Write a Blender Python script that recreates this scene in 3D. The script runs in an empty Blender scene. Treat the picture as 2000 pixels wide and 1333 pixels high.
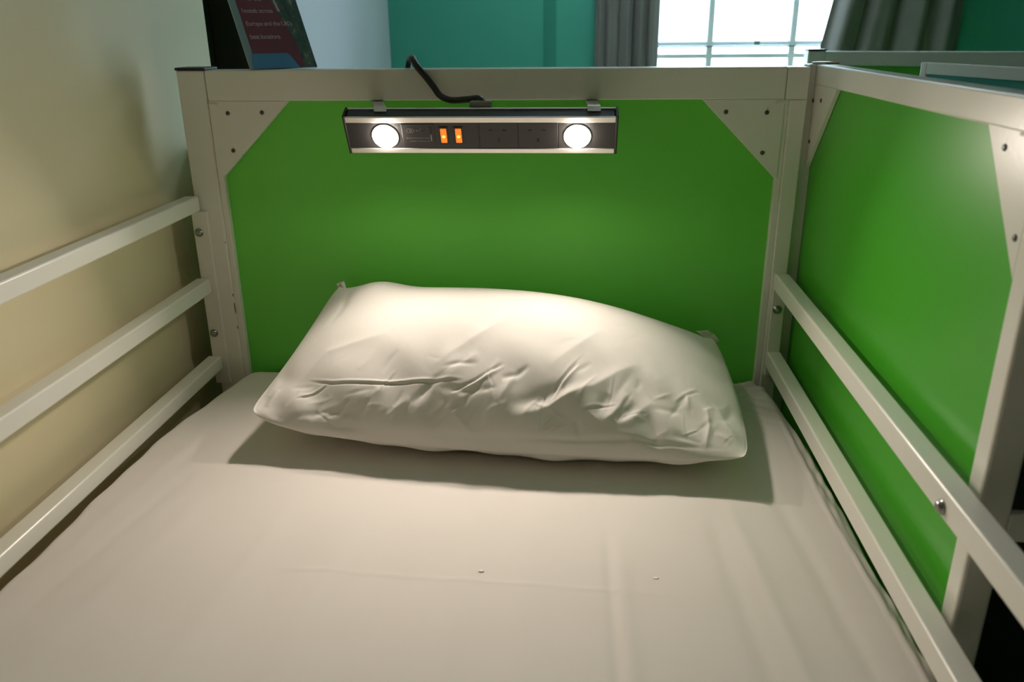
import bpy, bmesh, math
import numpy as np
from mathutils import Vector, Matrix

# ------------------------------------------------------------------ camera
SC = bpy.context.scene
COL = SC.collection
cam_d = bpy.data.cameras.new('camera')
cam = bpy.data.objects.new('camera', cam_d)
COL.objects.link(cam)
SC.camera = cam
cam_d.sensor_fit = 'HORIZONTAL'; cam_d.sensor_width = 36.0
cam_d.lens = 1605.67 / 2000 * 36
cam_d.clip_start = 0.02
_rx, _ry, _rz = -.36204573, -.00981162, .08299071
_fw = Vector((-math.sin(_rz) * math.cos(_rx), math.cos(_rz) * math.cos(_rx), math.sin(_rx)))
_r0 = Vector((math.cos(_rz), math.sin(_rz), 0)); _u0 = _r0.cross(_fw)
_r = math.cos(_ry) * _r0 + math.sin(_ry) * _u0
_u = -math.sin(_ry) * _r0 + math.cos(_ry) * _u0
cam.matrix_world = Matrix(((_r.x, _u.x, -_fw.x, .66850), (_r.y, _u.y, -_fw.y, -1.37901), (_r.z, _u.z, -_fw.z, 1.95788), (0, 0, 0, 1)))
cam_d.dof.use_dof = True; cam_d.dof.focus_distance = 1.32; cam_d.dof.aperture_fstop = 5.6

# ------------------------------------------------------------------ world, exposure
W = bpy.data.worlds.new('daylight'); SC.world = W
W.use_nodes = True
_bg = W.node_tree.nodes['Background']
_bg.inputs['Color'].default_value = (.74, .90, 1.0, 1)
_bg.inputs['Strength'].default_value = 8.5
SC.view_settings.view_transform = 'Standard'; SC.view_settings.look = 'None'
SC.view_settings.exposure = 0.0; SC.view_settings.gamma = 1.0
SC.view_settings.use_curve_mapping = False
SC.cycles.max_bounces = 10; SC.cycles.diffuse_bounces = 6; SC.cycles.glossy_bounces = 4
SC.cycles.transparent_max_bounces = 8; SC.cycles.sample_clamp_indirect = 6
SC.cycles.caustics_reflective = False; SC.cycles.caustics_refractive = False
SC.cycles.use_denoising = True
LED_STRENGTH = 112.0; LED_POWER = 1.18; LED_COLOR = (1.0, .875, .76)

# ------------------------------------------------------------------ materials
def nt(name):
    m = bpy.data.materials.new(name); m.use_nodes = True
    return m, m.node_tree, m.node_tree.nodes['Principled BSDF']
def mat(name, col, rough=.5, metal=0, spec=.5, bump=None, var=None, emit=None, coat=0, sheen=0):
    m, t, b = nt(name)
    b.inputs['Base Color'].default_value = (*col, 1)
    b.inputs['Roughness'].default_value = rough
    b.inputs['Metallic'].default_value = metal
    b.inputs['Specular IOR Level'].default_value = spec
    b.inputs['Coat Weight'].default_value = coat
    b.inputs['Sheen Weight'].default_value = sheen
    tc = t.nodes.new('ShaderNodeTexCoord')
    if var:                                      # (scale, amount): gentle colour unevenness
        n = t.nodes.new('ShaderNodeTexNoise'); n.inputs['Scale'].default_value = var[0]; n.inputs['Detail'].default_value = 4
        t.links.new(tc.outputs['Object'], n.inputs['Vector'])
        mx = t.nodes.new('ShaderNodeMix'); mx.data_type = 'RGBA'
        a = var[1]
        mx.inputs[6].default_value = (*[c * (1 - a) for c in col], 1); mx.inputs[7].default_value = (*[min(1, c * (1 + a)) for c in col], 1)
        t.links.new(n.outputs['Fac'], mx.inputs[0]); t.links.new(mx.outputs[2], b.inputs['Base Color'])
    if bump:                                     # (scale, strength, distance)
        n = t.nodes.new('ShaderNodeTexNoise'); n.inputs['Scale'].default_value = bump[0]; n.inputs['Detail'].default_value = 5
        t.links.new(tc.outputs['Object'], n.inputs['Vector'])
        bp = t.nodes.new('ShaderNodeBump'); bp.inputs['Strength'].default_value = bump[1]; bp.inputs['Distance'].default_value = bump[2]
        t.links.new(n.outputs['Fac'], bp.inputs['Height']); t.links.new(bp.outputs['Normal'], b.inputs['Normal'])
    if emit:
        b.inputs['Emission Color'].default_value = (*emit[:3], 1); b.inputs['Emission Strength'].default_value = emit[3]
    return m
def cloth(name, col, rough, wr, sheen=.15):
    """woven cotton: fine weave plus soft crumple relief"""
    m = mat(name, col, rough, 0, .25, None, (6, .03), sheen=sheen)
    t = m.node_tree; b = t.nodes['Principled BSDF']
    tc = t.nodes.new('ShaderNodeTexCoord')
    n1 = t.nodes.new('ShaderNodeTexNoise'); n1.inputs['Scale'].default_value = 14; n1.inputs['Detail'].default_value = 6; n1.inputs['Distortion'].default_value = .6
    mp = t.nodes.new('ShaderNodeMapping'); mp.inputs['Scale'].default_value = (1, .45, 1); mp.inputs['Rotation'].default_value = (0, 0, .5)
    t.links.new(tc.outputs['Object'], mp.inputs['Vector']); t.links.new(mp.outputs['Vector'], n1.inputs['Vector'])
    n2 = t.nodes.new('ShaderNodeTexNoise'); n2.inputs['Scale'].default_value = 1400
    t.links.new(tc.outputs['Object'], n2.inputs['Vector'])
    b1 = t.nodes.new('ShaderNodeBump'); b1.inputs['Strength'].default_value = wr; b1.inputs['Distance'].default_value = .01
    b2 = t.nodes.new('ShaderNodeBump'); b2.inputs['Strength'].default_value = .08; b2.inputs['Distance'].default_value = .0006
    t.links.new(n1.outputs['Fac'], b1.inputs['Height']); t.links.new(n2.outputs['Fac'], b2.inputs['Height'])
    t.links.new(b1.outputs['Normal'], b2.inputs['Normal']); t.links.new(b2.outputs['Normal'], b.inputs['Normal'])
    return m
def painted_steel():
    """cream-white powder coat with a few chips down to primer"""
    m = mat('white_powder_coat', (.80, .78, .72), .30, 0, .5, (160, .06, .001))
    t = m.node_tree; b = t.nodes['Principled BSDF']; tc = t.nodes.new('ShaderNodeTexCoord')
    n = t.nodes.new('ShaderNodeTexNoise'); n.inputs['Scale'].default_value = 3; n.inputs['Detail'].default_value = 3
    t.links.new(tc.outputs['Object'], n.inputs['Vector'])
    mx = t.nodes.new('ShaderNodeMix'); mx.data_type = 'RGBA'
    mx.inputs[6].default_value = (.77, .755, .695, 1); mx.inputs[7].default_value = (.82, .805, .745, 1)
    t.links.new(n.outputs['Fac'], mx.inputs[0]); t.links.new(mx.outputs[2], b.inputs['Base Color'])
    return m
M = {}
M['white'] = painted_steel()
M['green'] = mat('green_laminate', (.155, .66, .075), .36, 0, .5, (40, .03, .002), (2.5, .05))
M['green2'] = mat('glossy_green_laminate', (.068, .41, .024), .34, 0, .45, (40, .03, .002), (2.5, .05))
M['shade_green'] = mat('shaded_green_laminate', (.004, .016, .006), .5)  # near-black: the side panel's shade is put into its green
M['teal_panel'] = mat('teal_laminate', (.05, .36, .30), .45, 0, .4)
M['cream'] = mat('cream_wall_paint', (.74, .665, .45), .62, 0, .35, (90, .10, .002), (1.2, .04))
M['offwhite'] = mat('white_wall_paint', (.64, .67, .70), .7, 0, .3, (90, .08, .002))
M['teal'] = mat('teal_wall_paint', (.07, .36, .26), .7, 0, .3, (80, .08, .002), (1.5, .05))
M['ceiling'] = mat('ceiling_paint', (.75, .75, .72), .8, 0, .2, (60, .05, .002))
M['floor'] = mat('dark_green_carpet', (.012, .03, .02), .95, 0, .1, (900, .5, .002), (30, .3))
M['dark'] = mat('dark_brown_door', (.03, .028, .02), .5, 0, .3, (50, .05, .002))
M['sheet'] = cloth('bed_sheet_cotton', (.76, .705, .665), .85, .05)
M['pillow'] = cloth('pillowcase_cotton', (.72, .69, .65), .85, .12)
M['mattress'] = mat('mattress_ticking', (.6, .6, .58), .8, 0, .2, (120, .1, .002))
M['screw'] = mat('dark_screw_steel', (.10, .11, .10), .4, .8)
M['socket'] = mat('screw_recess', (.003, .003, .003), .6)
M['bolt'] = mat('zinc_bolt', (.36, .37, .36), .25, 1.0)
M['black'] = mat('black_plastic', (.012, .011, .013), .38, 0, .5)
M['face'] = mat('black_fascia', (.020, .019, .019), .42, 0, .5, (300, .04, .001))
M['alu'] = mat('brushed_aluminium', (.72, .70, .66), .38, .85, .5, (200, .05, .001))
M['grey'] = mat('grey_plastic', (.22, .22, .21), .45)
M['led'] = mat('led_diffuser', (.9, .9, .9), .4, emit=(1.0, .865, .74, LED_STRENGTH))
M['amber'] = mat('amber_rocker', (.8, .18, .01), .35, emit=(1.0, .21, .015, .9))
M['amber_core'] = mat('amber_neon', (.9, .4, .05), .35, emit=(1.0, .50, .06, 2.2))
M['mark'] = mat('grey_print', (.16, .16, .15), .6)
M['usb'] = mat('usb_tongue', (.45, .25, .25), .4)
M['cable'] = mat('black_cable', (.010, .010, .010), .40)
M['chip'] = mat('paint_chip', (.10, .06, .03), .7)
M['curtain'] = mat('grey_curtain', (.195, .180, .160), .9, 0, .1, (500, .2, .002), (8, .08), sheen=.2)
M['fill_glow'] = mat('fill_panel_glow', (.9, .9, .9), .5, emit=(.74, .90, 1.0, 4.4))
M['frame'] = mat('window_gloss_white', (.82, .84, .84), .35)
M['latch'] = mat('latch_metal', (.25, .33, .33), .35, .7)
M['acrylic'] = mat('acrylic_edge', (.22, .34, .40), .15, 0, .6)
M['red'] = mat('crimson_print', (.16, .035, .06), .35)
M['blue'] = mat('blue_print', (.06, .25, .48), .35)
M['text'] = mat('white_print', (.55, .45, .47), .5)
M['tan'] = mat('peeled_tape', (.42, .24, .17), .7)
M['clearcap'] = mat('milky_plastic', (.62, .60, .56), .3)
M['lint'] = mat('white_lint', (.85, .82, .78), .9)
def photo_print():
    m, t, b = nt('dark_green_photo_print')
    tc = t.nodes.new('ShaderNodeTexCoord'); n = t.nodes.new('ShaderNodeTexNoise')
    mp = t.nodes.new('ShaderNodeMapping'); mp.inputs['Scale'].default_value = (3, 3, 1)
    n.inputs['Scale'].default_value = 22; n.inputs['Detail'].default_value = 7; n.inputs['Roughness'].default_value = .7
    r = t.nodes.new('ShaderNodeValToRGB'); e = r.color_ramp.elements
    e[0].position = .38; e[0].color = (.008, .035, .04, 1); e[1].position = .72; e[1].color = (.32, .40, .36, 1)
    x = e.new(.5); x.color = (.03, .10, .075, 1); x = e.new(.6); x.color = (.075, .12, .08, 1)
    t.links.new(tc.outputs['Object'], mp.inputs['Vector']); t.links.new(mp.outputs['Vector'], n.inputs['Vector'])
    t.links.new(n.outputs['Fac'], r.inputs['Fac']); t.links.new(r.outputs['Color'], b.inputs['Base Color'])
    b.inputs['Roughness'].default_value = .35
    return m
M['photo'] = photo_print()
def pane_material():
    """part clear, part milky film added to pale the bars like bloom"""
    m = bpy.data.materials.new('window_bloom_film'); m.use_nodes = True; t = m.node_tree
    t.nodes.remove(t.nodes['Principled BSDF']); o = t.nodes['Material Output']
    tr = t.nodes.new('ShaderNodeBsdfTransparent'); tl = t.nodes.new('ShaderNodeBsdfTranslucent')
    tr.inputs['Color'].default_value = (.95, .98, 1, 1); tl.inputs['Color'].default_value = (.9, .95, 1, 1)
    mx = t.nodes.new('ShaderNodeMixShader'); mx.inputs[0].default_value = .11
    t.links.new(tr.outputs[0], mx.inputs[1]); t.links.new(tl.outputs[0], mx.inputs[2]); t.links.new(mx.outputs[0], o.inputs['Surface'])
    return m
M['pane'] = pane_material()

# ------------------------------------------------------------------ mesh helpers
def link(name, me, m, parent=None):
    o = bpy.data.objects.new(name, me); COL.objects.link(o)
    if m is not None and not me.materials: me.materials.append(M[m] if isinstance(m, str) else m)
    if parent is not None: o.parent = parent
    return o
def box(name, a, b, m, parent=None, bev=.0015, seg=2):
    a, b = Vector([min(x, y) for x, y in zip(a, b)]), Vector([max(x, y) for x, y in zip(a, b)])
    bm = bmesh.new(); bmesh.ops.create_cube(bm, size=1)
    for v in bm.verts: v.co = Vector([(a[i] + b[i]) / 2 + v.co[i] * (b[i] - a[i]) for i in range(3)])
    if bev: bmesh.ops.bevel(bm, geom=bm.edges[:], offset=bev, segments=seg, affect='EDGES', profile=.5)
    me = bpy.data.meshes.new(name); bm.to_mesh(me); bm.free()
    if bev:
        for p in me.polygons: p.use_smooth = len(p.vertices) == 4 and p.area < .0
    return link(name, me, m, parent)
def prism(name, pts, off, m, parent=None, bev=.0):
    """polygon pts (3D) extruded by vector off"""
    bm = bmesh.new(); off = Vector(off)
    lo = [bm.verts.new(p) for p in pts]; hi = [bm.verts.new(Vector(p) + off) for p in pts]
    bm.faces.new(lo); bm.faces.new(hi[::-1]); n = len(pts)
    for i in range(n): bm.faces.new((lo[i], hi[i], hi[(i + 1) % n], lo[(i + 1) % n]))
    bmesh.ops.recalc_face_normals(bm, faces=bm.faces[:])
    if bev: bmesh.ops.bevel(bm, geom=bm.edges[:], offset=bev, segments=2, affect='EDGES', profile=.5)
    me = bpy.data.meshes.new(name); bm.to_mesh(me); bm.free()
    return link(name, me, m, parent)
def lathe(name, prof, base, axis, m, parent=None, n=24, smooth=True):
    """prof: (radius, height) pairs spun about axis from base"""
    ax = Vector(axis).normalized(); t = ax.orthogonal().normalized(); q = ax.cross(t)
    vs, fs = [], []
    for r, h in prof:
        for k in range(n):
            a = 2 * math.pi * k / n
            vs.append(Vector(base) + ax * h + (t * math.cos(a) + q * math.sin(a)) * r)
    for i in range(len(prof) - 1):
        for k in range(n):
            fs.append((i * n + k, i * n + (k + 1) % n, (i + 1) * n + (k + 1) % n, (i + 1) * n + k))
    fs.append(tuple(range(n))[::-1]); fs.append(tuple(range((len(prof) - 1) * n, len(prof) * n)))
    me = bpy.data.meshes.new(name); me.from_pydata([tuple(v) for v in vs], [], fs)
    for p in me.polygons: p.use_smooth = smooth and len(p.vertices) == 4
    return link(name, me, m, parent)
def grid(name, V, m, parent=None, close_i=False, faces=None):
    """V: (ni, nj, 3) array"""
    ni, nj = V.shape[:2]
    idx = np.arange(ni * nj).reshape(ni, nj)
    if close_i: idx = np.vstack([idx, idx[:1]])
    F = np.stack([idx[:-1, :-1], idx[1:, :-1], idx[1:, 1:], idx[:-1, 1:]], -1).reshape(-1, 4)
    me = bpy.data.meshes.new(name); me.from_pydata(V.reshape(-1, 3).tolist(), [], F.tolist())
    me.shade_smooth()
    return link(name, me, m, parent)
def tube(name, pts, r, m, parent=None, n=14, sub=8):
    P = [Vector(p) for p in pts]; C = []
    for i in range(len(P) - 1):
        p0, p1, p2, p3 = P[max(i - 1, 0)], P[i], P[i + 1], P[min(i + 2, len(P) - 1)]
        for k in range(sub):
            t = k / sub
            C.append(.5 * ((2 * p1) + (p2 - p0) * t + (2 * p0 - 5 * p1 + 4 * p2 - p3) * t * t + (3 * p1 - p0 - 3 * p2 + p3) * t ** 3))
    C.append(P[-1]); V = np.zeros((len(C), n + 1, 3)); nrm = None
    for i, c in enumerate(C):
        d = (C[min(i + 1, len(C) - 1)] - C[max(i - 1, 0)]).normalized()
        nrm = d.orthogonal().normalized() if nrm is None else (nrm - d * nrm.dot(d)).normalized()
        b = d.cross(nrm)
        for k in range(n + 1):
            a = 2 * math.pi * k / n; V[i, k] = c + (nrm * math.cos(a) + b * math.sin(a)) * r
    return grid(name, V, m, parent)
def thing(name, label, cat, loc=(0, 0, 0), group=None):
    """an Empty at the thing's base; parts are given in world coordinates and re-based"""
    o = bpy.data.objects.new(name, None); COL.objects.link(o); o.location = loc; o.empty_display_size = .05
    o['label'] = label; o['category'] = cat
    if group: o['group'] = group
    return o
def tag(o, label, cat, group=None):
    o['label'] = label; o['category'] = cat
    if group: o['group'] = group
    return o
def rebase(root):
    """shift every direct part's mesh by -root.location so world coordinates hold"""
    L = root.location
    bpy.context.view_layer.update()
    def walk(o):
        for c in o.children:
            if c.type == 'MESH': c.data.transform(Matrix.Translation(-L))
            walk(c)
    walk(root)
def struct(o): o['kind'] = 'structure'; return o
def copy_tree(o, parent=None, shift=None):
    c = o.copy(); COL.objects.link(c)
    if parent is not None: c.parent = parent
    for ch in o.children: copy_tree(ch, c)
    return c

# ------------------------------------------------------------------ room
YF = 1.86          # far (window) wall
XL = -.050         # left wall
XR, YB, ZC = 3.4, -2.9, 2.75
fl = struct(box('floor', (XL - .5, YB, -.05), (XR, YF + .2, 0), 'floor', bev=0))
struct(box('ceiling', (XL - .5, YB, ZC), (XR, YF + .2, ZC + .05), 'ceiling', bev=0))
struct(box('wall_left', (XL - .12, YB, 0), (XL, .255, ZC), 'cream', bev=0))
struct(box('wall_left_far', (XL - .12, .575, 0), (XL, YF, ZC), 'offwhite', bev=0)).name = 'wall_left.001'
lint_ = struct(box('wall_left', (XL - .12, .255, 2.25), (XL, .575, ZC), 'cream', bev=0))
d = struct(box('door_1', (XL - .16, .255, 0), (XL - .12, .575, 2.25), 'dark', bev=0))
box('dark_reveal', (XL - .12, .557, 0), (XL + .003, .5745, 2.25), 'dark', d, .002)  # dark lining added to keep the recess's far reveal dark
for zz in (.25, 1.2):
    box('door_panel', (XL - .12, .30, zz), (XL - .112, .53, zz + .85), 'dark', d, .003)
struct(box('wall_back', (XL - .12, YB - .1, 0), (XR, YB, ZC), 'cream', bev=0))
struct(box('wall_right', (XR, YB, 0), (XR + .1, YF, ZC), 'teal', bev=0))
# window wall: four blocks round the opening
WX0, WX1, WZ0, WZ1 = .86, 1.66, .95, 2.40
bm = bmesh.new()
for a, b in (((XL - .12, YF, 0), (WX0, YF + .16, ZC)), ((WX1, YF, 0), (XR, YF + .16, ZC)),
             ((WX0, YF, 0), (WX1, YF + .16, WZ0)), ((WX0, YF, WZ1), (WX1, YF + .16, ZC))):
    r = bmesh.ops.create_cube(bm, size=1)
    for v in r['verts']: v.co = Vector([(a[i] + b[i]) / 2 + v.co[i] * (b[i] - a[i]) for i in range(3)])
me = bpy.data.meshes.new('wall_far'); bm.to_mesh(me); bm.free()
struct(link('wall_far', me, 'teal'))
# boxed pipe casing with a chamfered corner, painted with the wall
struct(prism('trim_1', [(.525, YF, 0), (.575, YF - .05, 0), (.72, YF - .05, 0), (.72, YF, 0)], (0, 0, ZC), 'teal', bev=.004))
# unseen glowing panel added to brighten the window bay
cl = thing('bay_fill_panel', 'added square glowing panel, out of view, that brightens the window bay', 'fill light', (.75, 1.2, ZC))
box('housing', (.43, .88, ZC - .05), (1.07, 1.52, ZC - .0005), 'frame', cl, .004)
box('fill_surface', (.45, .90, ZC - .056), (1.05, 1.50, ZC - .0505), 'fill_glow', cl, .001)
rebase(cl)
# window
win = struct(box('window_1', (WX0, YF + .06, WZ0), (WX0 + .05, YF + .12, WZ1), 'frame', bev=.003))
box('window_frame', (WX1 - .05, YF + .06, WZ0), (WX1, YF + .12, WZ1), 'frame', win, .003)
box('window_frame', (WX0, YF + .06, WZ0), (WX1, YF + .12, WZ0 + .05), 'frame', win, .003)
box('window_frame', (WX0, YF + .06, WZ1 - .05), (WX1, YF + .12, WZ1), 'frame', win, .003)
box('window_sill', (WX0 - .03, YF - .05, WZ0 - .03), (WX1 + .03, YF + .06, WZ0), 'frame', win, .005)
box('meeting_rail', (WX0 + .05, YF + .097, 1.8945), (WX1 - .05, YF + .125, 1.911), 'frame', win, .003)
box('draught_strip', (WX0 + .05, YF + .085, 1.8900), (WX1 - .05, YF + .0915, 1.8945), 'latch', win, 0)
box('meeting_rail', (WX0 + .05, YF + .100, 1.850), (WX1 - .05, YF + .118, 1.866), 'frame', win, .002)
box('latch', (1.300, YF + .040, 1.897), (1.322, YF + .056, 1.912), 'latch', win, .002)
for gx in (1.148, 1.452):
    box('glazing_bar', (gx - .012, YF + .098, WZ0 + .05), (gx + .012, YF + .118, WZ1 - .05), 'frame', win, .002)
for (x0, x1) in ((WX0 + .05, 1.140), (1.156, 1.444), (1.460, WX1 - .05)):
    for z0, z1 in ((WZ0 + .05, 1.850), (1.866, 2.35)):
        box('pane', (x0, YF + .092, z0), (x1, YF + .094, z1), 'pane', win, 0)

# ------------------------------------------------------------------ curtains
def curtain(x0, x1, folds, seed, lean, label):
    rng = np.random.RandomState(seed)
    nx, nz = 160, 30
    q = np.linspace(0, 1, nx); z = np.linspace(.75, 2.494, nz)
    ph = np.interp(q, np.linspace(0, 1, len(folds)), folds)
    Vf = np.zeros((nx, nz, 3))
    for j, zz in enumerate(z):
        k = (zz - .75) / 1.75
        amp = .030 + .004 * math.sin(3 * zz)
        y = YF - .085 + amp * np.sin(ph) + .007 * np.sin(2.3 * ph + 1)
        x = x0 + (x1 - x0) * q + .010 * np.cos(ph) + lean(q, zz)
        Vf[:, j, 0] = x; Vf[:, j, 1] = y; Vf[:, j, 2] = zz
    o = grid('curtain', Vf, 'curtain')
    s = o.modifiers.new('thick', 'SOLIDIFY'); s.thickness = .004
    return tag(o, label, 'curtain', 'curtains at the window')
pi2 = 2 * math.pi
curtain(.708, .938, np.array([0, 1.3, 2.3, 3.2, 4.0, 5.2]) * pi2, 1, lambda q, z: 0 * q, 'grey floor-length curtain with narrow folds on the left side of the bright window')
curtain(1.515, 1.985, np.array([.2, 1.0, 1.9, 2.6, 3.5, 4.3]) * pi2, 2, lambda q, z: (z - 1.93) * .17 * (1 - q), 'grey curtain with wide folds on the right side of the bright window')
cp = thing('curtain_pole', 'metal curtain pole above the window carrying both grey curtains', 'curtain pole', (1.3, YF, 2.5))
lathe('pole', [(.012, 0), (.012, 1.6)], (.55, YF - .085, 2.51), (1, 0, 0), 'grey', cp)
for x in (.60, 2.10): box('bracket', (x, YF - .085, 2.49), (x + .02, YF, 2.51), 'grey', cp)
rebase(cp)

# ------------------------------------------------------------------ screw and bolt builders
def screw(p, nrm, parent, r=.0035):
    nrm = Vector(nrm); s = lathe('screw', [(r, 0), (r, .0006), (r * .8, .0014), (r * .3, .0016)], p, nrm, 'screw', parent, 16)
    return s
def screw_socket(p, nrm, parent, r=.0015):
    return lathe('screw_recess', [(r, .0012), (r, .0019)], p, nrm, 'socket', parent, 6, False)
def bolt(p, nrm, parent, r=.0065):
    w = lathe('bolt', [(r * 1.15, 0), (r * 1.15, .0012), (r * .98, .0014), (r * .93, .0032), (r * .7, .0050), (r * .42, .0058)], p, nrm, 'bolt', parent, 24)
    return w

# ------------------------------------------------------------------ the upper bunk
bed = thing('bunk_bed', 'white steel upper bunk with green headboard and side guard rails, against the cream wall', 'bunk bed', (.5, 0, 0))
ZT = 1.900
box('post', (0, 0, 0), (.0475, .050, ZT), 'white', bed, .003)
box('post', (.998, 0, 0), (1.0245, .050, 1.8508), 'white', bed, .002)
box('top_rail', (.0485, .0004, 1.8512), (.990, .050, ZT), 'white', bed, .002)
box('corner_block', (.9906, 0, 1.851), (1.0245, .050, ZT - .0004), 'white', bed, .001)
cap = box('post_cap', (-.001, -.001, ZT), (.0505, .052, ZT + .0045), 'black', bed, .0015); cap['label'] = 'black plastic end cap on the left post'
box('panel_flange', (.0475, .003, 1.20), (.0580, .022, 1.851), 'white', bed, .0015)
box('panel_flange', (.9875, .003, 1.20), (.998, .022, 1.851), 'white', bed, .0015)
hp = box('headboard_panel', (.050, .014, 1.16), (.995, .020, 1.852), 'green', bed, .0); hp['label'] = 'green laminate headboard panel'
box('bottom_rail', (.0475, 0, 1.13), (.998, .030, 1.18), 'white', bed, .003)
g1 = prism('corner_plate', [(.0490, .0135, 1.8512), (.186, .0135, 1.8512), (.0585, .0135, 1.7250), (.0490, .0135, 1.7250)], (0, -.0128, 0), 'white', bed, .0008)
g2 = prism('corner_plate', [(.9905, .0135, 1.8512), (.862, .0135, 1.8512), (.9870, .0135, 1.7265), (.9905, .0135, 1.7265)], (0, -.0128, 0), 'white', bed, .0008)
for g, sc in ((g1, ((.0800, 1.8315), (.1390, 1.8325), (.0815, 1.7700))), (g2, ((.9000, 1.8320), (.9640, 1.8310), (.9630, 1.7680)))):
    for x, z in sc: screw((x, .0005, z), (0, -1, 0), g)
# weld seams beside the plates
tube('weld_seam', [(.0495, -.0002, 1.846), (.056, -.0006, 1.847), (.0640, -.0004, 1.845)], .0016, 'white', bed, 8, 3)
tube('weld_seam', [(.9905, -.0002, 1.846), (.984, -.0006, 1.847), (.976, -.0004, 1.845)], .0016, 'white', bed, 8, 3)
# guard rails (three by the wall, two on the open side) welded to end plates
for x0, x1, zs in ((-.0135, .0120, ((1.6675, 1.6935), (1.5185, 1.5455), (1.3700, 1.3955))), (1.0020, 1.0265, ((1.5395, 1.5675), (1.3975, 1.4260)))):
    for z0, z1 in zs: box('guard_rail', (x0, -1.95, z0), (x1, -.0062, z1), 'white', bed, .0030, 3)
pl = box('mounting_plate', (-.006, -.006, 1.34), (.0215, -.0001, 1.6660), 'white', bed, .001)
for x, z in ((.0030, 1.6290), (.0035, 1.4405)): bolt((x + .0005, -.006, z), (0, -1, 0), pl)
pr = box('mounting_plate', (1.0030, -.006, 1.38), (1.0245, -.0001, 1.5660), 'white', bed, .001)
bolt((1.0125, -.006, 1.5035), (0, -1, 0), pr)
bolt((1.0020, -.7075, 1.5500), (-1, 0, 0), bed, .0062)
# chipped paint on the left post
for x, z, w, h in ((.0466, 1.512, .0012, .007), (.0468, 1.487, .0014, .022), (.0470, 1.450, .0011, .006), (.0455, 1.610, .0010, .003)):
    prism('paint_chip', [(x, -.0003, z - h / 2), (x + w, -.0003, z - h * .3), (x + w * .8, -.0003, z + h * .4), (x - w * .3, -.0003, z + h / 2)], (0, .0006, 0), 'chip', bed)
# deck, side beams and foot end
for x0, x1 in ((-.0135, .0120), (1.0020, 1.0265)): box('side_beam', (x0, -1.95, 1.12), (x1, -.0062, 1.19), 'white', bed, .003)
box('bed_deck', (.0125, -1.95, 1.175), (1.0015, -.002, 1.190), 'mattress', bed, .002)
for x0 in (-.010, .9985): box('post', (x0, -2.0, 0), (x0 + .040, -1.95, ZT), 'white', bed, .003)
box('foot_rail', (.030, -2.0, 1.12), (.9985, -1.95, 1.18), 'white', bed, .003)
box('foot_rail', (.030, -2.0, 1.60), (.9985, -1.95, 1.65), 'white', bed, .003)
rebase(bed)

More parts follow.
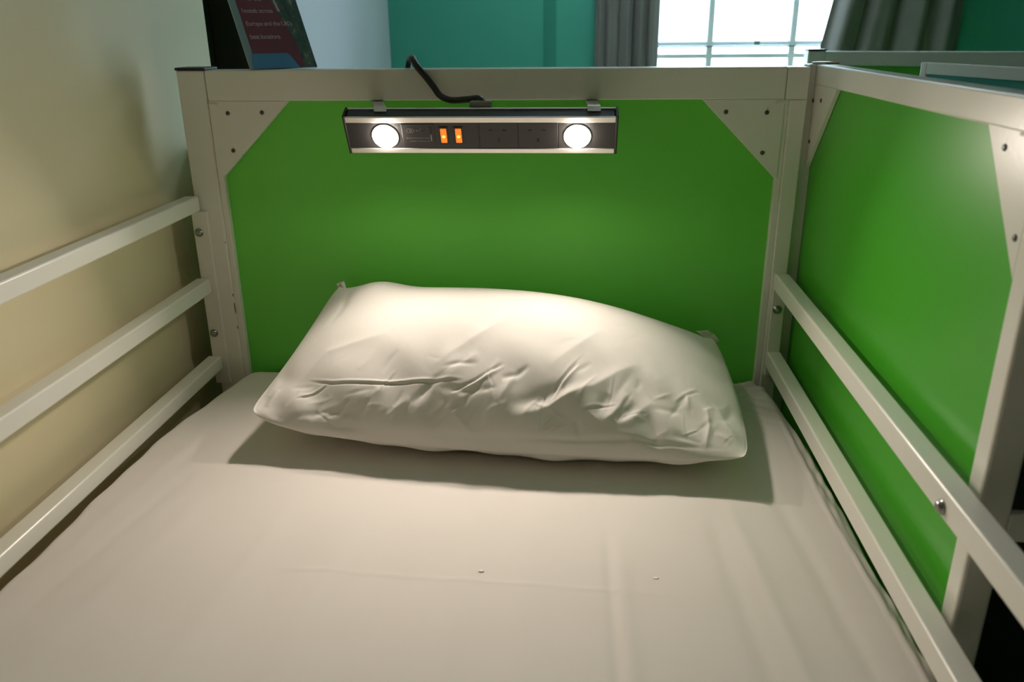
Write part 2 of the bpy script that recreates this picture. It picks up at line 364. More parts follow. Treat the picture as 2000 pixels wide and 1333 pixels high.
# ------------------------------------------------------------------ mattress and sheet
mat_o = box('mattress', (.035, -1.93, 1.1905), (.985, -.015, 1.340), 'mattress', None, .02, 4)
tag(mat_o, 'white mattress wrapped in the beige bed sheet on the upper bunk', 'mattress')
def smooth(t): t = np.clip(t, 0, 1); return t * t * (3 - 2 * t)
def sheet():
    # q runs left skirt -> top -> right skirt, p runs head skirt -> top -> foot
    sk = np.linspace(.150, 0, 12)[:-1]; rr = np.linspace(math.pi / 2, 0, 9)[:-1]
    nq, r = 300, .016
    flat = np.linspace(0, 1, nq)
    yfl = np.concatenate([np.linspace(0, 1, 260) * .95, .95 + np.linspace(0, 1, 60)[1:] * .98])
    nrow = len(sk) + len(rr) + len(yfl)
    def side():                                  # (outward offset, drop) from skirt to flat
        return [(0, r + s) for s in sk] + [(-(r - r * math.sin(a)), r - r * math.cos(a)) for a in rr]
    S = side(); ncol = len(S) * 2 + nq
    V = np.zeros((nrow, ncol, 3))
    y = np.array([-.0025 + o for o, dr in S] + [-.0025 - r - v for v in yfl]); dy = np.array([dr for o, dr in S] + [0] * len(yfl))
    rng = np.random.RandomState(4)
    for i in range(nrow):
        yy = y[i]; t = np.clip((yy + .36) / .36, 0, 1); xl = .0165 + .052 * t ** 1.8
        t2 = np.clip((yy + .25) / .25, 0, 1); xr = 1.0285 - .028 * t2 ** 1.5 - .024 * np.clip((yy + .03) / .03, 0, 1) ** 2
        xl += .0015 * math.sin(yy * 31) + .001 * math.sin(yy * 73 + 1)
        xr += .0014 * math.sin(yy * 17 + 1) + .0010 * math.sin(yy * 41 + 2 * math.sin(yy * 9))
        xs = [xl - o for o, dr in S]; zs = [dr for o, dr in S]
        xf = (xl + r) + (xr - xl - 2 * r) * flat
        x = np.concatenate([xs, xf, [xr + o for o, dr in S[::-1]]]); dz = np.concatenate([zs, np.zeros(nq), zs[::-1]])
        V[i, :, 0] = x; V[i, :, 1] = yy
        V[i, :, 2] = 1.3685 - dz - dy[i]
    X, Y, Z = V[..., 0], V[..., 1], V[..., 2]
    top = (Z > 1.352)
    h = np.zeros_like(Z)
    # shoulder beyond the piping line near the open side
    px = .999 + .012 * np.clip((-Y - .42) / .3, 0, 1)
    sh = np.clip(X - px, 0, 1)
    h += -.34 * sh + .0022 * np.exp(-((X - px) / .0022) ** 2) * np.clip((-Y - .10) / .12, 0, 1)
    wr = np.clip((X - px + .004) / .012, 0, 1) * np.clip((-Y - .12) / .1, 0, 1)
    h += wr * (.0020 * np.sin(Y * 30 + X * 420 + 2.2 * np.sin(Y * 13)) * np.sin(Y * 9 + 1) + .0008 * np.sin(Y * 71 - X * 500 + 3 * np.sin(Y * 19)))
    # gathered corner at the head, open side
    cr = np.exp(-(((X - .975) / .030) ** 2 + ((Y + .03) / .042) ** 2))
    ang = np.arctan2(Y + .10, X - .88)
    h += cr * (.0042 * np.sin(ang * 26 + 1.0) + .0018 * np.sin(ang * 55))
    cr2 = np.exp(-(((X - .985) / .03) ** 2 + ((Y + .10) / .05) ** 2)); h += cr2 * .0012 * np.sin(X * 150 + Y * 210)
    # faint hem fold at the head, wall side
    h += -.0012 * np.exp(-((Y + .014) / .0035) ** 2) * np.clip((.16 - X) / .03, 0, 1)
    # long soft drag folds that start mid-bed and run to the foot
    for x0, k, y0, w, a in ((.30, .10, -.42, .012, .0010), (.345, .12, -.50, .018, -.0013), (.40, .10, -.46, .012, .0009), (.48, .05, -.52, .014, -.0009),
                            (.55, .03, -.50, .010, .0007), (.71, -.02, -.46, .006, -.0010), (.725, -.02, -.47, .009, .0009), (.84, -.07, -.40, .012, -.0010),
                            (.87, -.08, -.38, .010, .0009), (.93, -.08, -.30, .010, -.0009), (.18, .15, -.40, .014, .0009), (.13, .16, -.34, .010, -.0008), (.62, .0, -.40, .02, .0006), (.10, .10, -.15, .012, .0007)):
        xc = x0 + k * (y0 - Y) * -1.0
        h += 1.9 * a * np.exp(-((X - xc) / w) ** 2) * smooth((y0 - Y) / .12)
    # pressed-in cross crease
    yc = -.600 - .045 * (X - .5); h += .00055 * np.exp(-((Y - yc) / .0020) ** 2) * smooth((X - .30) / .06) * smooth((.80 - X) / .06)
    # dip under the pillow and broad unevenness
    h += -.0035 * np.exp(-(((X - .55) / .33) ** 2 + ((Y + .13) / .12) ** 2)) + .0012 * np.sin(X * 7.1 + Y * 3) * np.sin(Y * 6.3 + 1)
    V[..., 2] = np.where(top, Z + h, Z)
    # folds in the hanging skirts
    lo = Z < 1.345
    V[..., 0] += np.where(lo & (X > .9), .0025 * np.sin(Y * 60), 0) 
    return grid('bed_sheet', V[::-1], 'sheet')
tag(sheet(), 'beige cotton sheet stretched flat over the mattress, wrinkled along the open side', 'bed sheet')

# ------------------------------------------------------------------ pillow
ZM = 1.3715
def pillow_base(u,s):
    BL=np.array([.248,-.022,1.540]);BR=np.array([.905,-.040,1.462]);FL=np.array([.190,-.318,1.436]);FR=np.array([.902,-.386,1.420])
    u=u[...,None]; s=s[...,None]
    P=(1-s)*((1-u)*BL+u*BR)+s*((1-u)*FL+u*FR)
    bow=np.clip(4*u*(1-u),0,1)**.55
    P=P+s**2*bow*(np.array([0,.004,-.022])+(1-u)**2*np.array([.0,-.014,-.020]))   # front edge sags in the middle
    P=P+(1-s)**2*bow*np.array([0,.006,-.012])                                      # so does the back edge
    lb=4*s*(1-s)
    P=P+(1-u)**3*lb*np.array([-.004,.0,-.014])+u**3*lb*np.array([.012,.0,-.010])
    k=(np.abs(2*u-1)**10)*(np.abs(2*s-1)**10)
    P=P+k*.018*(np.array([.56,-.19,1.46])-P)
    return P
def pillow_raw(u,s,side):
    P=pillow_base(u,s)
    e=1e-3
    du=pillow_base(np.clip(u+e,0,1),s)-pillow_base(np.clip(u-e,0,1),s)
    ds=pillow_base(u,np.clip(s+e,0,1))-pillow_base(u,np.clip(s-e,0,1))
    n=np.cross(ds,du); n/=np.linalg.norm(n,axis=-1,keepdims=True)
    a=(1-np.abs(2*u-1)**2.3)
    wu=np.clip(a,0,1)**.62
    if side>0:
        ps=np.clip(np.sin(np.pi*s**.82),0,1)**.55
        h=(.092+.012*np.exp(-((u-.60)/.28)**2))*wu*ps+.016*np.exp(-((u-.13)/.07)**2)*np.exp(-((s-.12)/.16)**2)*np.clip(s/.04,0,1)
    else:
        h=-.105*wu*np.clip(np.sin(np.pi*s**1.05),0,1)**.75
    return P+n*h[...,None], n
CR=[(4,4,1,[(0.095,0.782),(0.157,0.807),(0.272,0.81),(0.347,0.802),(0.438,0.797)]),
      (3,4,1,[(0.082,0.883),(0.117,0.853),(0.148,0.81)]),
      (5,9,0,[(0.458,0.682),(0.388,0.79),(0.357,0.845)]),
      (4,6,-1,[(0.44,0.7),(0.375,0.812),(0.335,0.893)]),
      (3.5,5,1,[(0.517,0.728),(0.465,0.805),(0.417,0.853)]),
      (3,4,-1,[(0.567,0.73),(0.545,0.768),(0.513,0.785)]),
      (4,7,0,[(0.543,0.755),(0.525,0.838),(0.515,0.885)]),
      (3,5,-1,[(0.498,0.828),(0.437,0.838),(0.393,0.825)]),
      (4,5,1,[(0.665,0.7),(0.637,0.792),(0.622,0.855)]),
      (7,12,0,[(0.785,0.635),(0.7,0.79),(0.615,0.883),(0.543,0.935)]),
      (5,10,-1,[(0.678,0.775),(0.603,0.85),(0.525,0.893)]),
      (3,5,-1,[(0.672,0.912),(0.685,0.97)]),
      (3,4,0,[(0.882,0.723),(0.887,0.81)]),
      (5,5,0,[(0.923,0.78),(0.928,0.875),(0.923,0.975)]),
      (3,6,-1,[(0.81,0.87),(0.833,0.968),(0.847,0.995)]),
      (5,9,0,[(0.767,0.8),(0.742,0.897),(0.723,0.927)]),
      (5,9,0,[(0.817,0.81),(0.782,0.9),(0.748,0.93)]),
      (5,8,-1,[(0.732,0.812),(0.707,0.905)]),
      (4,8,-1,[(0.788,0.835),(0.747,0.915)]),
      (4,5,0,[(0.032,0.825),(0.022,0.938)]),
      (4,5,0,[(0.0,0.875),(0.0,0.968)]),
      (4,5,-1,[(0.015,0.87),(0.008,0.963)]),
      (2,4,0,[(0.113,0.905),(0.167,0.87)]),
      (2,4,0,[(0.14,0.925),(0.187,0.9)]),
      (3,7,-1,[(0.153,0.858),(0.125,0.998)]),
      (4,8,-1,[(0.258,0.838),(0.222,0.953)]),
      (3,6,0,[(0.333,0.865),(0.292,0.938)]),
      (4,8,0,[(0.283,0.82),(0.227,0.897)]),
      (3,5,-1,[(0.078,0.978),(0.162,0.922),(0.23,0.925)]),
      (2.5,5,-1,[(0.148,0.99),(0.233,0.968)]),
      (4,3,-1,[(0.235,0.993),(0.407,0.985),(0.55,0.983),(0.75,0.968),(0.877,0.97),(0.963,0.965)]),
      (3,10,0,[(0.057,0.858),(0.115,0.638),(0.247,0.557)]),
      (3,12,0,[(0.363,0.753),(0.47,0.547),(0.513,0.44)]),
      (2.5,10,0,[(0.603,0.738),(0.675,0.555),(0.703,0.468)]),
      (3,7,0,[(0.943,0.72),(0.963,0.853),(0.992,0.917)]),
      (3,6,0,[(0.938,0.902),(0.973,0.927)]),
      (3,6,-1,[(0.977,0.698),(0.953,0.835)]),
      (5,9,-1,[(0.052,0.04),(0.082,0.288),(0.075,0.44)])]
def ripple(u, s):
    """small puckers radiating from the seams"""
    X = u * .78; Y = s * .34
    h = .0016 * np.sin(52 * X + 9 * np.sin(11 * Y)) * smooth((s - .62) / .3) * (.5 + .5 * np.sin(9 * X + 2))
    h += .0013 * np.sin(34 * X - 60 * Y) * smooth((s - .5) / .3)
    h += .0010 * np.sin(75 * X - 38 * Y + 2 * np.sin(20 * X)) * smooth((s - .55) / .2)
    h += .0014 * np.sin(40 * Y + 14 * X) * np.exp(-((u - .02) / .10) ** 2) + .0016 * np.sin(70 * Y - 10 * X) * np.exp(-((u - .98) / .07) ** 2)
    h += .0025 * np.sin(5.5 * X + 3 * Y) * np.sin(8 * Y + 1)
    return h
_rc = np.random.RandomState(11)
for _k in range(95):
    _u0 = _rc.uniform(.04, .96); _s0 = 1 - abs(_rc.normal(0, .14)) if _rc.rand() < .85 else _rc.uniform(.2, .8)
    _s0 = min(max(_s0, .1), .97); _a = _rc.normal(-.9, .45) if _rc.rand() < .7 else _rc.normal(.1, .3)
    _l = _rc.uniform(.025, .085); _c = _rc.uniform(-.25, .25)
    _d = [(math.cos(_a), math.sin(_a)), (math.cos(_a + _c), math.sin(_a + _c))]
    _p0 = (_u0, _s0); _p1 = (_u0 + _l * .5 * _d[0][0], _s0 + _l * 1.1 * _d[0][1]); _p2 = (_p1[0] + _l * .5 * _d[1][0], _p1[1] + _l * 1.1 * _d[1][1])
    CR.append((_rc.uniform(.6, 2.0) * (1.0 if _s0 > .74 else .3), _rc.uniform(2, 5.5), [0, -1, 1][_rc.randint(3)], [_p0, _p1, _p2]))
def creases(u, s):
    X = u * .78; Y = s * .34; h = np.zeros_like(u)
    for a, w, t, q in CR:
        a *= .00062; w *= .0010; P = np.array(q) * [.78, .34]
        seg = np.hypot(*(P[1:] - P[:-1]).T); cum = np.concatenate([[0], np.cumsum(seg)]); tot = cum[-1]
        best = np.full(u.shape, 9.); bl = np.zeros_like(u); sg = np.zeros_like(u)
        for k in range(len(seg)):
            d = P[k + 1] - P[k]; L2 = (d ** 2).sum() + 1e-12
            tt = np.clip(((X - P[k, 0]) * d[0] + (Y - P[k, 1]) * d[1]) / L2, 0, 1)
            dx = X - P[k, 0] - tt * d[0]; dy = Y - P[k, 1] - tt * d[1]; D = np.hypot(dx, dy)
            c = d[0] * dy - d[1] * dx
            m = D < best; best = np.where(m, D, best); bl = np.where(m, cum[k] + tt * seg[k], bl); sg = np.where(m, np.sign(c), sg)
        f = bl / tot; tp = np.sqrt(np.clip(4 * f * (1 - f), 0, 1)) * .85 + .15 * (np.exp(-(best / w) ** 2))
        tp = np.clip(4 * f * (1 - f), 0, 1) ** .8
        if t == 0: h += a * tp * np.exp(-(best / w) ** 1.35)
        elif t == -1: h += -a * tp * np.exp(-(best / w) ** 2)
        else:
            w *= .62
            sd = best * sg
            h += .72 * a * tp * (1.0 * np.exp(-((sd + .4 * w) / (.8 * w)) ** 2) - 1.3 * np.exp(-((sd - .7 * w) / (.6 * w)) ** 2))
    return h
def pillow():
    nu, ns = 420, 210
    uu = .5 - .5 * np.cos(np.linspace(0, math.pi, nu)); uu = .35 * uu + .65 * np.linspace(0, 1, nu)
    ss = .5 - .5 * np.cos(np.linspace(0, math.pi, ns)); ss = .5 * ss + .5 * np.linspace(0, 1, ns)
    u, s = np.meshgrid(uu, ss, indexing='ij')
    T, n = pillow_raw(u, s, 1)
    edge = smooth(np.minimum(np.minimum(u, 1 - u) / .03, np.minimum(s, 1 - s) / .03))
    h = (creases(u, s) + ripple(u, s)) * (.25 + .75 * edge) * np.where((u < .003) | (u > .997) | (s < .003) | (s > .997), 0, 1)
    T = T + n * h[..., None]
    B, _ = pillow_raw(u, s, -1)
    # scalloped lower front lip
    lip = .004 * np.sin(u * 23) * smooth((s - .8) / .15) + .003 * np.sin(u * 51 + 1) * smooth((s - .85) / .1)
    B[..., 1] -= lip * edge; 
    T[..., 1] = np.minimum(T[..., 1], .0125); B[..., 1] = np.minimum(B[..., 1], .0125)
    fl_ = ZM + .0006
    B[..., 2] = np.maximum(B[..., 2], fl_); T[..., 2] = np.maximum(T[..., 2], fl_)
    V = np.concatenate([T, B[:, ::-1][:, 1:]], axis=1)
    return grid('pillow', V, 'pillow')
pil = tag(pillow(), 'plump white creased pillow leaning against the green headboard', 'pillow')
# little fabric ears where the case is folded at the back corners
def ear(pts, name='case_corner'):
    P = np.array(pts, float); V = np.zeros((8, 8, 3))
    for i in range(8):
        for j in range(8):
            a, b = i / 7, j / 7
            V[i, j] = (1 - a) * ((1 - b) * P[0] + b * P[1]) + a * ((1 - b) * P[3] + b * P[2])
            V[i, j, 1] -= .004 * math.sin(b * 9 + 1) * a
    o = grid(name, V, 'pillow', pil); m_ = o.modifiers.new('t', 'SOLIDIFY'); m_.thickness = .0018
    return o
ear([(.253, -.018, 1.522), (.266, -.024, 1.532), (.258, -.018, 1.546), (.246, -.012, 1.541)])
ear([(.872, -.046, 1.476), (.903, -.036, 1.446), (.917, -.026, 1.453), (.893, -.032, 1.474)])

# ------------------------------------------------------------------ lint on the sheet
for (x, y) in ((.564, -.585), (.765, -.585)):
    v = lathe('lint_fleck', [(.0009, 0), (.0022, .0004), (.0014, .0011)], (0, 0, 0), (0, 0, 1), 'lint', None, 8); v.data.transform(Matrix.Diagonal((1, 1, .18, 1)))
    v.location = (x, y, 1.3690); v.scale = (1.6, .9, 1)
    tag(v, ('left' if x < .7 else 'right') + ' one of two tiny white lint flecks on the beige sheet', 'lint', 'lint flecks on the sheet')

# ------------------------------------------------------------------ reading light and socket bar
A = math.radians(27)
FN = Vector((0, -math.cos(A), -math.sin(A))); FU = Vector((0, -math.sin(A), math.cos(A))); FX = Vector((1, 0, 0))
FC = Vector((.51425, -.085, 1.806))
bar = thing('reading_light_bar', 'black and silver power bar with two glowing reading lights under the headboard rail', 'light', (.51425, -.085, 1.77))
def fp(x, v, n=0.0): return FC + FX * (x - FC.x) + FU * v + FN * n       # a point on the bar face
def fbox(name, x0, x1, v0, v1, n0, n1, m, parent=bar, bev=.0008, seg=2):
    o = box(name, (x0 - FC.x, v0, n0), (x1 - FC.x, v1, n1), m, parent, bev, seg)
    mt = Matrix(((FX.x, FU.x, FN.x, FC.x), (FX.y, FU.y, FN.y, FC.y), (FX.z, FU.z, FN.z, FC.z), (0, 0, 0, 1)))
    o.data.transform(mt); return o
fbox('housing', .3065, .7225, -.0315, .0315, -.024, -.0012, 'black', bev=.003)
for x0, x1 in ((.3030, .3068), (.7220, .7258)):
    e = fbox('end_cap', x0, x1, -.0335, .0345, -.025, .0022, 'black', bev=.0012)
for v0, v1 in ((.0225, .0325), (-.0325, -.0240)):
    t_ = fbox('trim_strip', .3068, .7220, v0, v1, -.002, .0015, 'alu', bev=.0008); t_['label'] = 'bright aluminium edge strip'
fbox('trim_strip', .3068, .7220, .0310, .0330, -.025, -.0215, 'alu', bev=.0005)
f1 = fbox('fascia', .3068, .5125, -.0240, .0225, -.0012, 0, 'face', bev=.0003)
for x0, x1 in ((.5135, .5730), (.5740, .6345)):
    sp = fbox('socket_plate', x0, x1, -.0232, .0218, -.0012, .0006, 'face', bev=.0005)
    cx = (x0 + x1) / 2 - .0015
    for dx, v, w, h in ((-.011, .009, .0058, .0026), (.011, .009, .0058, .0026), (.0015, -.0085, .0032, .0062)):
        fbox('socket_hole', cx + dx - w / 2, cx + dx + w / 2, v - h / 2, v + h / 2, .0002, .0009, 'socket', sp, 0)
fbox('fascia', .6355, .7220, -.0240, .0225, -.0012, 0, 'face', bev=.0003)
# two reading lights
for x in (.3655, .6645):
    b_ = lathe('reading_light', [(.0215, -.001), (.0215, .0016), (.0203, .0022), (.0196, .0012)], fp(x, -.0015), FN, 'alu', bar, 40)
    ld = bpy.data.lights.new('reading_lamp_beam', 'AREA'); ld.shape = 'DISK'; ld.size = .034; ld.energy = LED_POWER; ld.spread = math.radians(130); ld.color = LED_COLOR  # disc light added before the lens for the lamp's forward beam
    lo = bpy.data.objects.new('reading_lamp_beam', ld); COL.objects.link(lo)
    lo.matrix_world = Matrix(((FX.x, FU.x, FN.x, 0), (FX.y, FU.y, FN.y, 0), (FX.z, FU.z, FN.z, 0), (0, 0, 0, 1))) @ Matrix.Rotation(math.pi, 4, 'X')
    lo.location = fp(x, -.0015, .0102)
    l_ = lathe('lens', [(.0190, 0), (.0188, .0050), (.0165, .0074), (.0100, .0088), (.002, .0092)], fp(x, -.0015), FN, 'led', b_, 40)
# usb module, symbols and fine print
um = fbox('usb_module', .3925, .4435, -.0215, .0200, -.001, .0007, 'face', bev=.0005)
for v, mm in ((.0095, 'socket'), (-.0045, 'usb')):
    fbox('usb_port', .4370, .4395 if mm == 'socket' else .4387, v - .0055, v + .0055, .0004, .0012, mm, um, 0)
def ring(cx, cv, R, w):
    n = 20; V = np.zeros((n + 1, 2, 3))
    for k in range(n + 1):
        a = pi2 * k / n
        for j, rr in enumerate((R - w, R)): V[k, j] = fp(cx + rr * math.cos(a), cv + rr * math.sin(a), .0010)
    return grid('symbol', V, 'mark', um)
ring(.4040, .0085, .0040, .0009); ring(.4085, .0085, .0040, .0009)
lathe('symbol', [(.0012, .0007), (.0012, .0011)], fp(.4085, .0085), FN, 'mark', um, 12)
tube('symbol', [fp(.4170, .0085, .0009), fp(.4290, .0078, .0009)], .00045, 'mark', um, 6, 1)
tube('symbol', [fp(.4195, .0085, .0009), fp(.4215, .0110, .0009), fp(.4245, .0110, .0009)], .0004, 'mark', um, 6, 1)
tube('symbol', [fp(.4215, .0083, .0009), fp(.4235, .0058, .0009), fp(.4265, .0058, .0009)], .0004, 'mark', um, 6, 1)
lathe('symbol', [(.0013, .0007), (.0013, .0011)], fp(.4165, .0086), FN, 'mark', um, 12)
rs = np.random.RandomState(7)
bm = bmesh.new()                                  # rows of illegible fine print
for v, xa, xb in ((-.0050, .3985, .4345), (-.0105, .4040, .4350)):
    x = xa
    while x < xb:
        w = .0007 + .0006 * rs.rand(); hh = .0010 + .0009 * rs.rand()
        q = [bm.verts.new(fp(x + a * w, v + b * hh, .0009)) for a, b in ((0, -.5), (1, -.5), (1, .5), (0, .5))]; bm.faces.new(q)
        x += w + .0004 + (.0010 if rs.rand() < .15 else 0)
me = bpy.data.meshes.new('fine_print'); bm.to_mesh(me); bm.free(); fpnt = link('fine_print', me, 'mark', um); fpnt['kind'] = 'stuff'
for x in (.4580, .4812):
    sw = fbox('switch_frame', x - .0072, x + .0072, -.0150, .0150, -.0005, .0012, 'black', bev=.0006)
    r1 = fbox('rocker', x - .0047, x + .0047, -.0125, .0125, .0008, .0032, 'amber', sw, .0010)
    lathe('lamp_glow', [(.0026, .0030), (.0024, .0037), (.0008, .0040)], fp(x, -.001), FN, 'amber_core', sw, 16)
# brackets from the rail underside
for xc, sk in ((.3590, -.0105), (.6890, -.0010)):
    w = .0100
    prof = [(.0125, 1.8505), (-.006, 1.8505), (-.080, 1.8490), (-.0880, 1.8420), (-.0865, 1.8405), (-.079, 1.8465), (-.006, 1.8480), (.0125, 1.8480)]
    br = prism('bracket', [(xc - w, y_, z_) for y_, z_ in prof], (2 * w, 0, 0), 'alu', bar, .0004)
    for v_ in br.data.vertices: v_.co.x += sk * 27 * (v_.co.y + .082)
box('cable_gland', (.4965, -.074, 1.8440), (.5320, -.060, 1.8560), 'grey', bar, .0045, 4)
rebase(bar)
tag(tube('power_cable', [(.520, -.067, 1.8520), (.5100, -.058, 1.8585), (.490, -.045, 1.8560), (.462, -.030, 1.8540), (.443, -.016, 1.8600), (.432, -.010, 1.8730), (.418, -.006, 1.8900),
     (.405, -.004, 1.9050), (.397, .010, 1.9150), (.389, .034, 1.9165), (.380, .058, 1.9080), (.376, .066, 1.88), (.380, .066, 1.80), (.40, .078, 1.5), (.40, .080, 1.0), (.38, .082, .5), (.36, .085, .1), (.30, .085, .006), (.10, .085, .006)], .0052, 'cable'),
    'black mains cable looped over the headboard top rail', 'cable')

# ------------------------------------------------------------------ neighbouring bunk beside the guard rails
nb = thing('bunk_bed', 'white-framed bunk with a glossy green end panel, right of the guard rails', 'bunk bed', (1.05, -.33, 0))
NX0, NX1 = 1.0370, 1.0670
box('post', (1.0252, .0175, 0), (NX1, .0485, 1.9030), 'white', nb, .003)
box('post', (NX0, -.7010, 0), (NX1, -.6740, 1.9030), 'white', nb, .003)
box('top_rail', (NX0 + .0003, -.6740, 1.8725), (NX1, .0175, 1.9030), 'white', nb, .003, 3)
box('bottom_rail', (NX0, -.6740, .92), (NX1, .0175, .96), 'white', nb, .003)
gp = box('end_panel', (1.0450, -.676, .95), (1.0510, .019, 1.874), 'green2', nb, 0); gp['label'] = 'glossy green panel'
for pts, sc in (([(NX0 + .0075, .0180, 1.873), (NX0 + .0075, -.1030, 1.873), (NX0 + .0075, .0180, 1.7400)], ((.0170, 1.8480), (-.0300, 1.8515), (.0090, 1.7850))),
                ([(NX0 + .0075, -.6745, 1.874), (NX0 + .0075, -.5780, 1.876), (NX0 + .0075, -.6745, 1.7540)], ((-.6180, 1.8580), (-.6650, 1.7890)))):
    g = prism('corner_plate', pts, (-.0068, 0, 0), 'white', nb, .0006)
    for yy, zz in sc: screw((NX0 + .0008, min(yy, .0145), zz), (-1, 0, 0), g, .0033)
tube('weld_seam', [(NX0 + .0010, -.640, 1.8722), (NX0 + .0004, -.660, 1.8722), (NX0 + .0006, -.6735, 1.8722)], .0016, 'white', nb, 8, 3)
for y0 in (-.7010, .0175): box('post', (2.93, y0, 0), (2.96, y0 + .03, 1.9030), 'white', nb, .003)
for z0 in (1.12, 1.5100): box('side_beam', (NX1, -.7000, z0), (2.93, -.6800, z0 + .030), 'white', nb, .002)
sp_ = box('side_panel', (NX1, -.692, 1.15), (2.93, -.686, 1.51), 'shade_green', nb, 0); sp_['label'] = 'green side panel with its shade put into the colour'
sp_ = box('side_panel', (NX1, -.692, 1.54), (2.93, -.686, 1.80), 'shade_green', nb, 0); sp_['label'] = 'green side panel with its shade put into the colour'
box('bed_deck', (NX1, -.680, 1.14), (2.93, .20, 1.16), 'white', nb, .002)
c_ = lathe('post_cap', [(.0170, 0), (.0178, .0015), (.0170, .0030), (.0120, .0034)], (NX0 + .014, .030, 1.9030), (0, 0, 1), 'clearcap', nb, 20); c_['label'] = 'milky plastic cap with peeled brown tape'
box('tape', (NX0 + .012, .0120, 1.9031), (NX0 + .034, .0200, 1.9060), 'tan', c_, .001)
# slim framed guard panel on the far side of that bunk
Pa, Pb = Vector((1.2630, .1800, 0)), Vector((1.3420, -.1100, 0)); dr_ = (Pb - Pa).normalized(); nn_ = Vector((dr_.y, -dr_.x, 0)) * .014
Pc = Pa + dr_ * .60
def slab(name, p, q, z0, z1, m, par, k=1.0, bev=.0015):
    n = nn_ * k
    return prism(name, [p - n * .5 + Vector((0, 0, z0)), q - n * .5 + Vector((0, 0, z0)), q - n * .5 + Vector((0, 0, z1)), p - n * .5 + Vector((0, 0, z1))], n, m, par, bev)
scp = slab('guard_panel', Pa + dr_ * .016, Pc - dr_ * .016, 1.30, 1.8805, 'teal_panel', nb, .3, 0); scp['label'] = 'slim teal guard panel in a white frame'
slab('frame_post', Pa, Pa + dr_ * .016, 1.16, 1.8990, 'white', scp); slab('frame_post', Pc - dr_ * .016, Pc, 1.16, 1.8990, 'white', scp)
slab('frame_rail', Pa + dr_ * .016, Pc - dr_ * .016, 1.8800, 1.8990, 'white', scp)
slab('frame_rail', Pa + dr_ * .016, Pc - dr_ * .016, 1.28, 1.30, 'white', scp)
rebase(nb)

# ------------------------------------------------------------------ bunk added behind the headboard to block daylight at the left wall
bb = thing('bunk_bed', 'bunk added behind the green headboard to block daylight at the cream wall', 'bunk bed', (.5, .9, 0))
for px_ in (-.048, .955):
    for py_ in (.105, 1.60): box('post', (px_, py_, 0), (px_ + .040, py_ + .04, 1.760), 'white', bb, .003)
box('end_panel', (-.008, .120, .30), (.955, .126, 1.740), 'green', bb, 0)
box('top_rail', (-.008, .105, 1.720), (.955, .145, 1.760), 'white', bb, .003)
for px_ in (-.045, .960): box('side_beam', (px_, .145, 1.10), (px_ + .03, 1.60, 1.17), 'white', bb, .003)
box('bed_deck', (-.015, .15, 1.15), (.960, 1.60, 1.17), 'mattress', bb, .002)
box('blocker_mattress', (-.010, .15, 1.172), (.950, 1.59, 1.31), 'mattress', bb, .02, 3)
rebase(bb)

# ------------------------------------------------------------------ far bunk head
fb = thing('bunk_bed', 'blue-grey lit bunk head with green panel standing before the right curtain', 'bunk bed', (1.7, .96, 0))
FY = .95
box('post', (1.2590, FY, 0), (1.3050, FY + .045, 1.899), 'white', fb, .003)
box('post', (2.2000, FY, 0), (2.2460, FY + .045, 1.893), 'white', fb, .003)
prism('top_rail', [(1.3050, FY, 1.864), (2.2000, FY, 1.846), (2.2000, FY, 1.890), (1.3050, FY, 1.898)], (0, .045, 0), 'white', fb, .002)
box('end_panel', (1.3050, FY + .015, 1.30), (2.2000, FY + .021, 1.866), 'green', fb, 0)
box('bottom_rail', (1.3050, FY, 1.25), (2.2000, FY + .04, 1.30), 'white', fb, .002)
prism('corner_plate', [(1.3045, FY + .012, 1.866), (1.358, FY + .012, 1.865), (1.3045, FY + .012, 1.800)], (0, -.008, 0), 'white', fb, .0006)
cc = box('post_cap', (1.2580, FY - .001, 1.899), (1.3060, FY + .046, 1.9035), 'black', fb, .001); cc['label'] = 'black end cap'
rebase(fb)

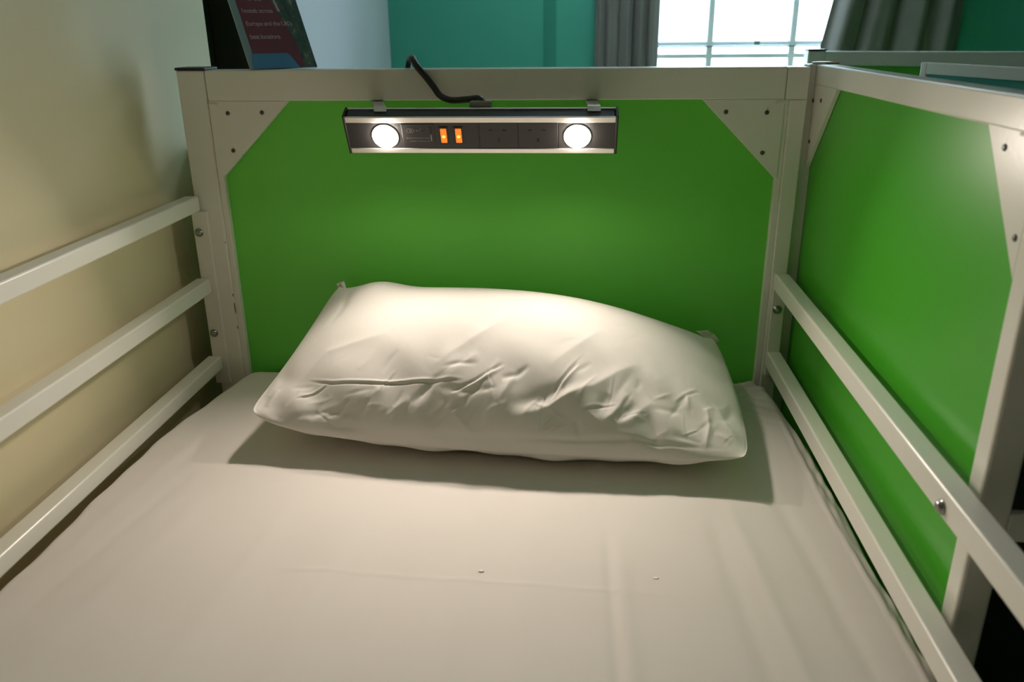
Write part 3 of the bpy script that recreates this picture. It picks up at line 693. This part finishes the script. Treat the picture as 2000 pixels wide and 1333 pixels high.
# ------------------------------------------------------------------ leaflet in its stand
PSI, BETA = math.radians(45), math.radians(28)
LR = Vector((math.cos(PSI), math.sin(PSI), 0)); Ln = Vector((math.sin(PSI), -math.cos(PSI), 0))
LU = Vector((0, 0, 1)) * math.cos(BETA) - Ln * math.sin(BETA); LN = LR.cross(LU) * 1.0
LO = Vector((.1300, -.0040, 1.9012))
def lp(a, b, n=0.0): return LO + LR * a + LU * b + LN * n
LW, LH = .121, .210
st = thing('leaflet_holder', 'tilted leaflet with crimson, blue and dark photo print on the headboard rail', 'leaflet', (.18, .03, 1.901))
prism('backing', [lp(0, 0, -.003), lp(LW, 0, -.003), lp(LW, LH, -.003), lp(0, LH, -.003)], LN * .003, 'acrylic', st, .0004)
def flat(name, pts, n, m):
    return prism(name, [lp(a, b, n) for a, b in pts], LN * .0002, m, st)
flat('photo_print', [(.012, .0005), (LW - .0005, .0005), (LW - .0005, LH), (.012, LH)], .0001, 'photo')
flat('red_print', [(.0125, .0225), (.0790, .0225), (.0900, .0005), (.0990, .0005), (.0960, .0400), (.0850, .0800), (.0740, .1200), (.0600, LH), (.0125, LH)], .0004, 'red')
flat('white_line', [(.0800, .1010), (.0845, .1010), (.0800, .1250), (.0770, .1250)], .0006, 'text')
flat('blue_print', [(.0060, .0005), (.0880, .0005), (.0770, .0230), (.0720, .0265), (.0100, .0265)], .0007, 'blue')
for body, a, b, sz in (('hostels across', .0165, .0985, .0092), ('Europe and the UK\u2019s', .0165, .0755, .0092), ('best locations', .0165, .0525, .0092), ('for the', .0300, .1200, .0093)):
    c = bpy.data.curves.new('t', 'FONT'); c.body = body; c.size = sz * 1.25; c.extrude = 0; c.space_character = .86
    o_ = bpy.data.objects.new('t', c); COL.objects.link(o_); bpy.context.view_layer.update()
    me = bpy.data.meshes.new_from_object(o_.evaluated_get(bpy.context.evaluated_depsgraph_get())); bpy.data.objects.remove(o_)
    me.name = 'lettering'; me.materials.clear()
    p0 = lp(a, b, .0008)
    me.transform(Matrix(((LR.x, LU.x, LN.x, p0.x), (LR.y, LU.y, LN.y, p0.y), (LR.z, LU.z, LN.z, p0.z), (0, 0, 0, 1))))
    link('lettering', me, 'text', st)
prism('strut', [lp(.02, .09, -.003), lp(.040, .09, -.003), Vector((.135, .0485, 1.9005)), Vector((.120, .0480, 1.9005))], LN * -.0015, 'acrylic', st)
rebase(st)
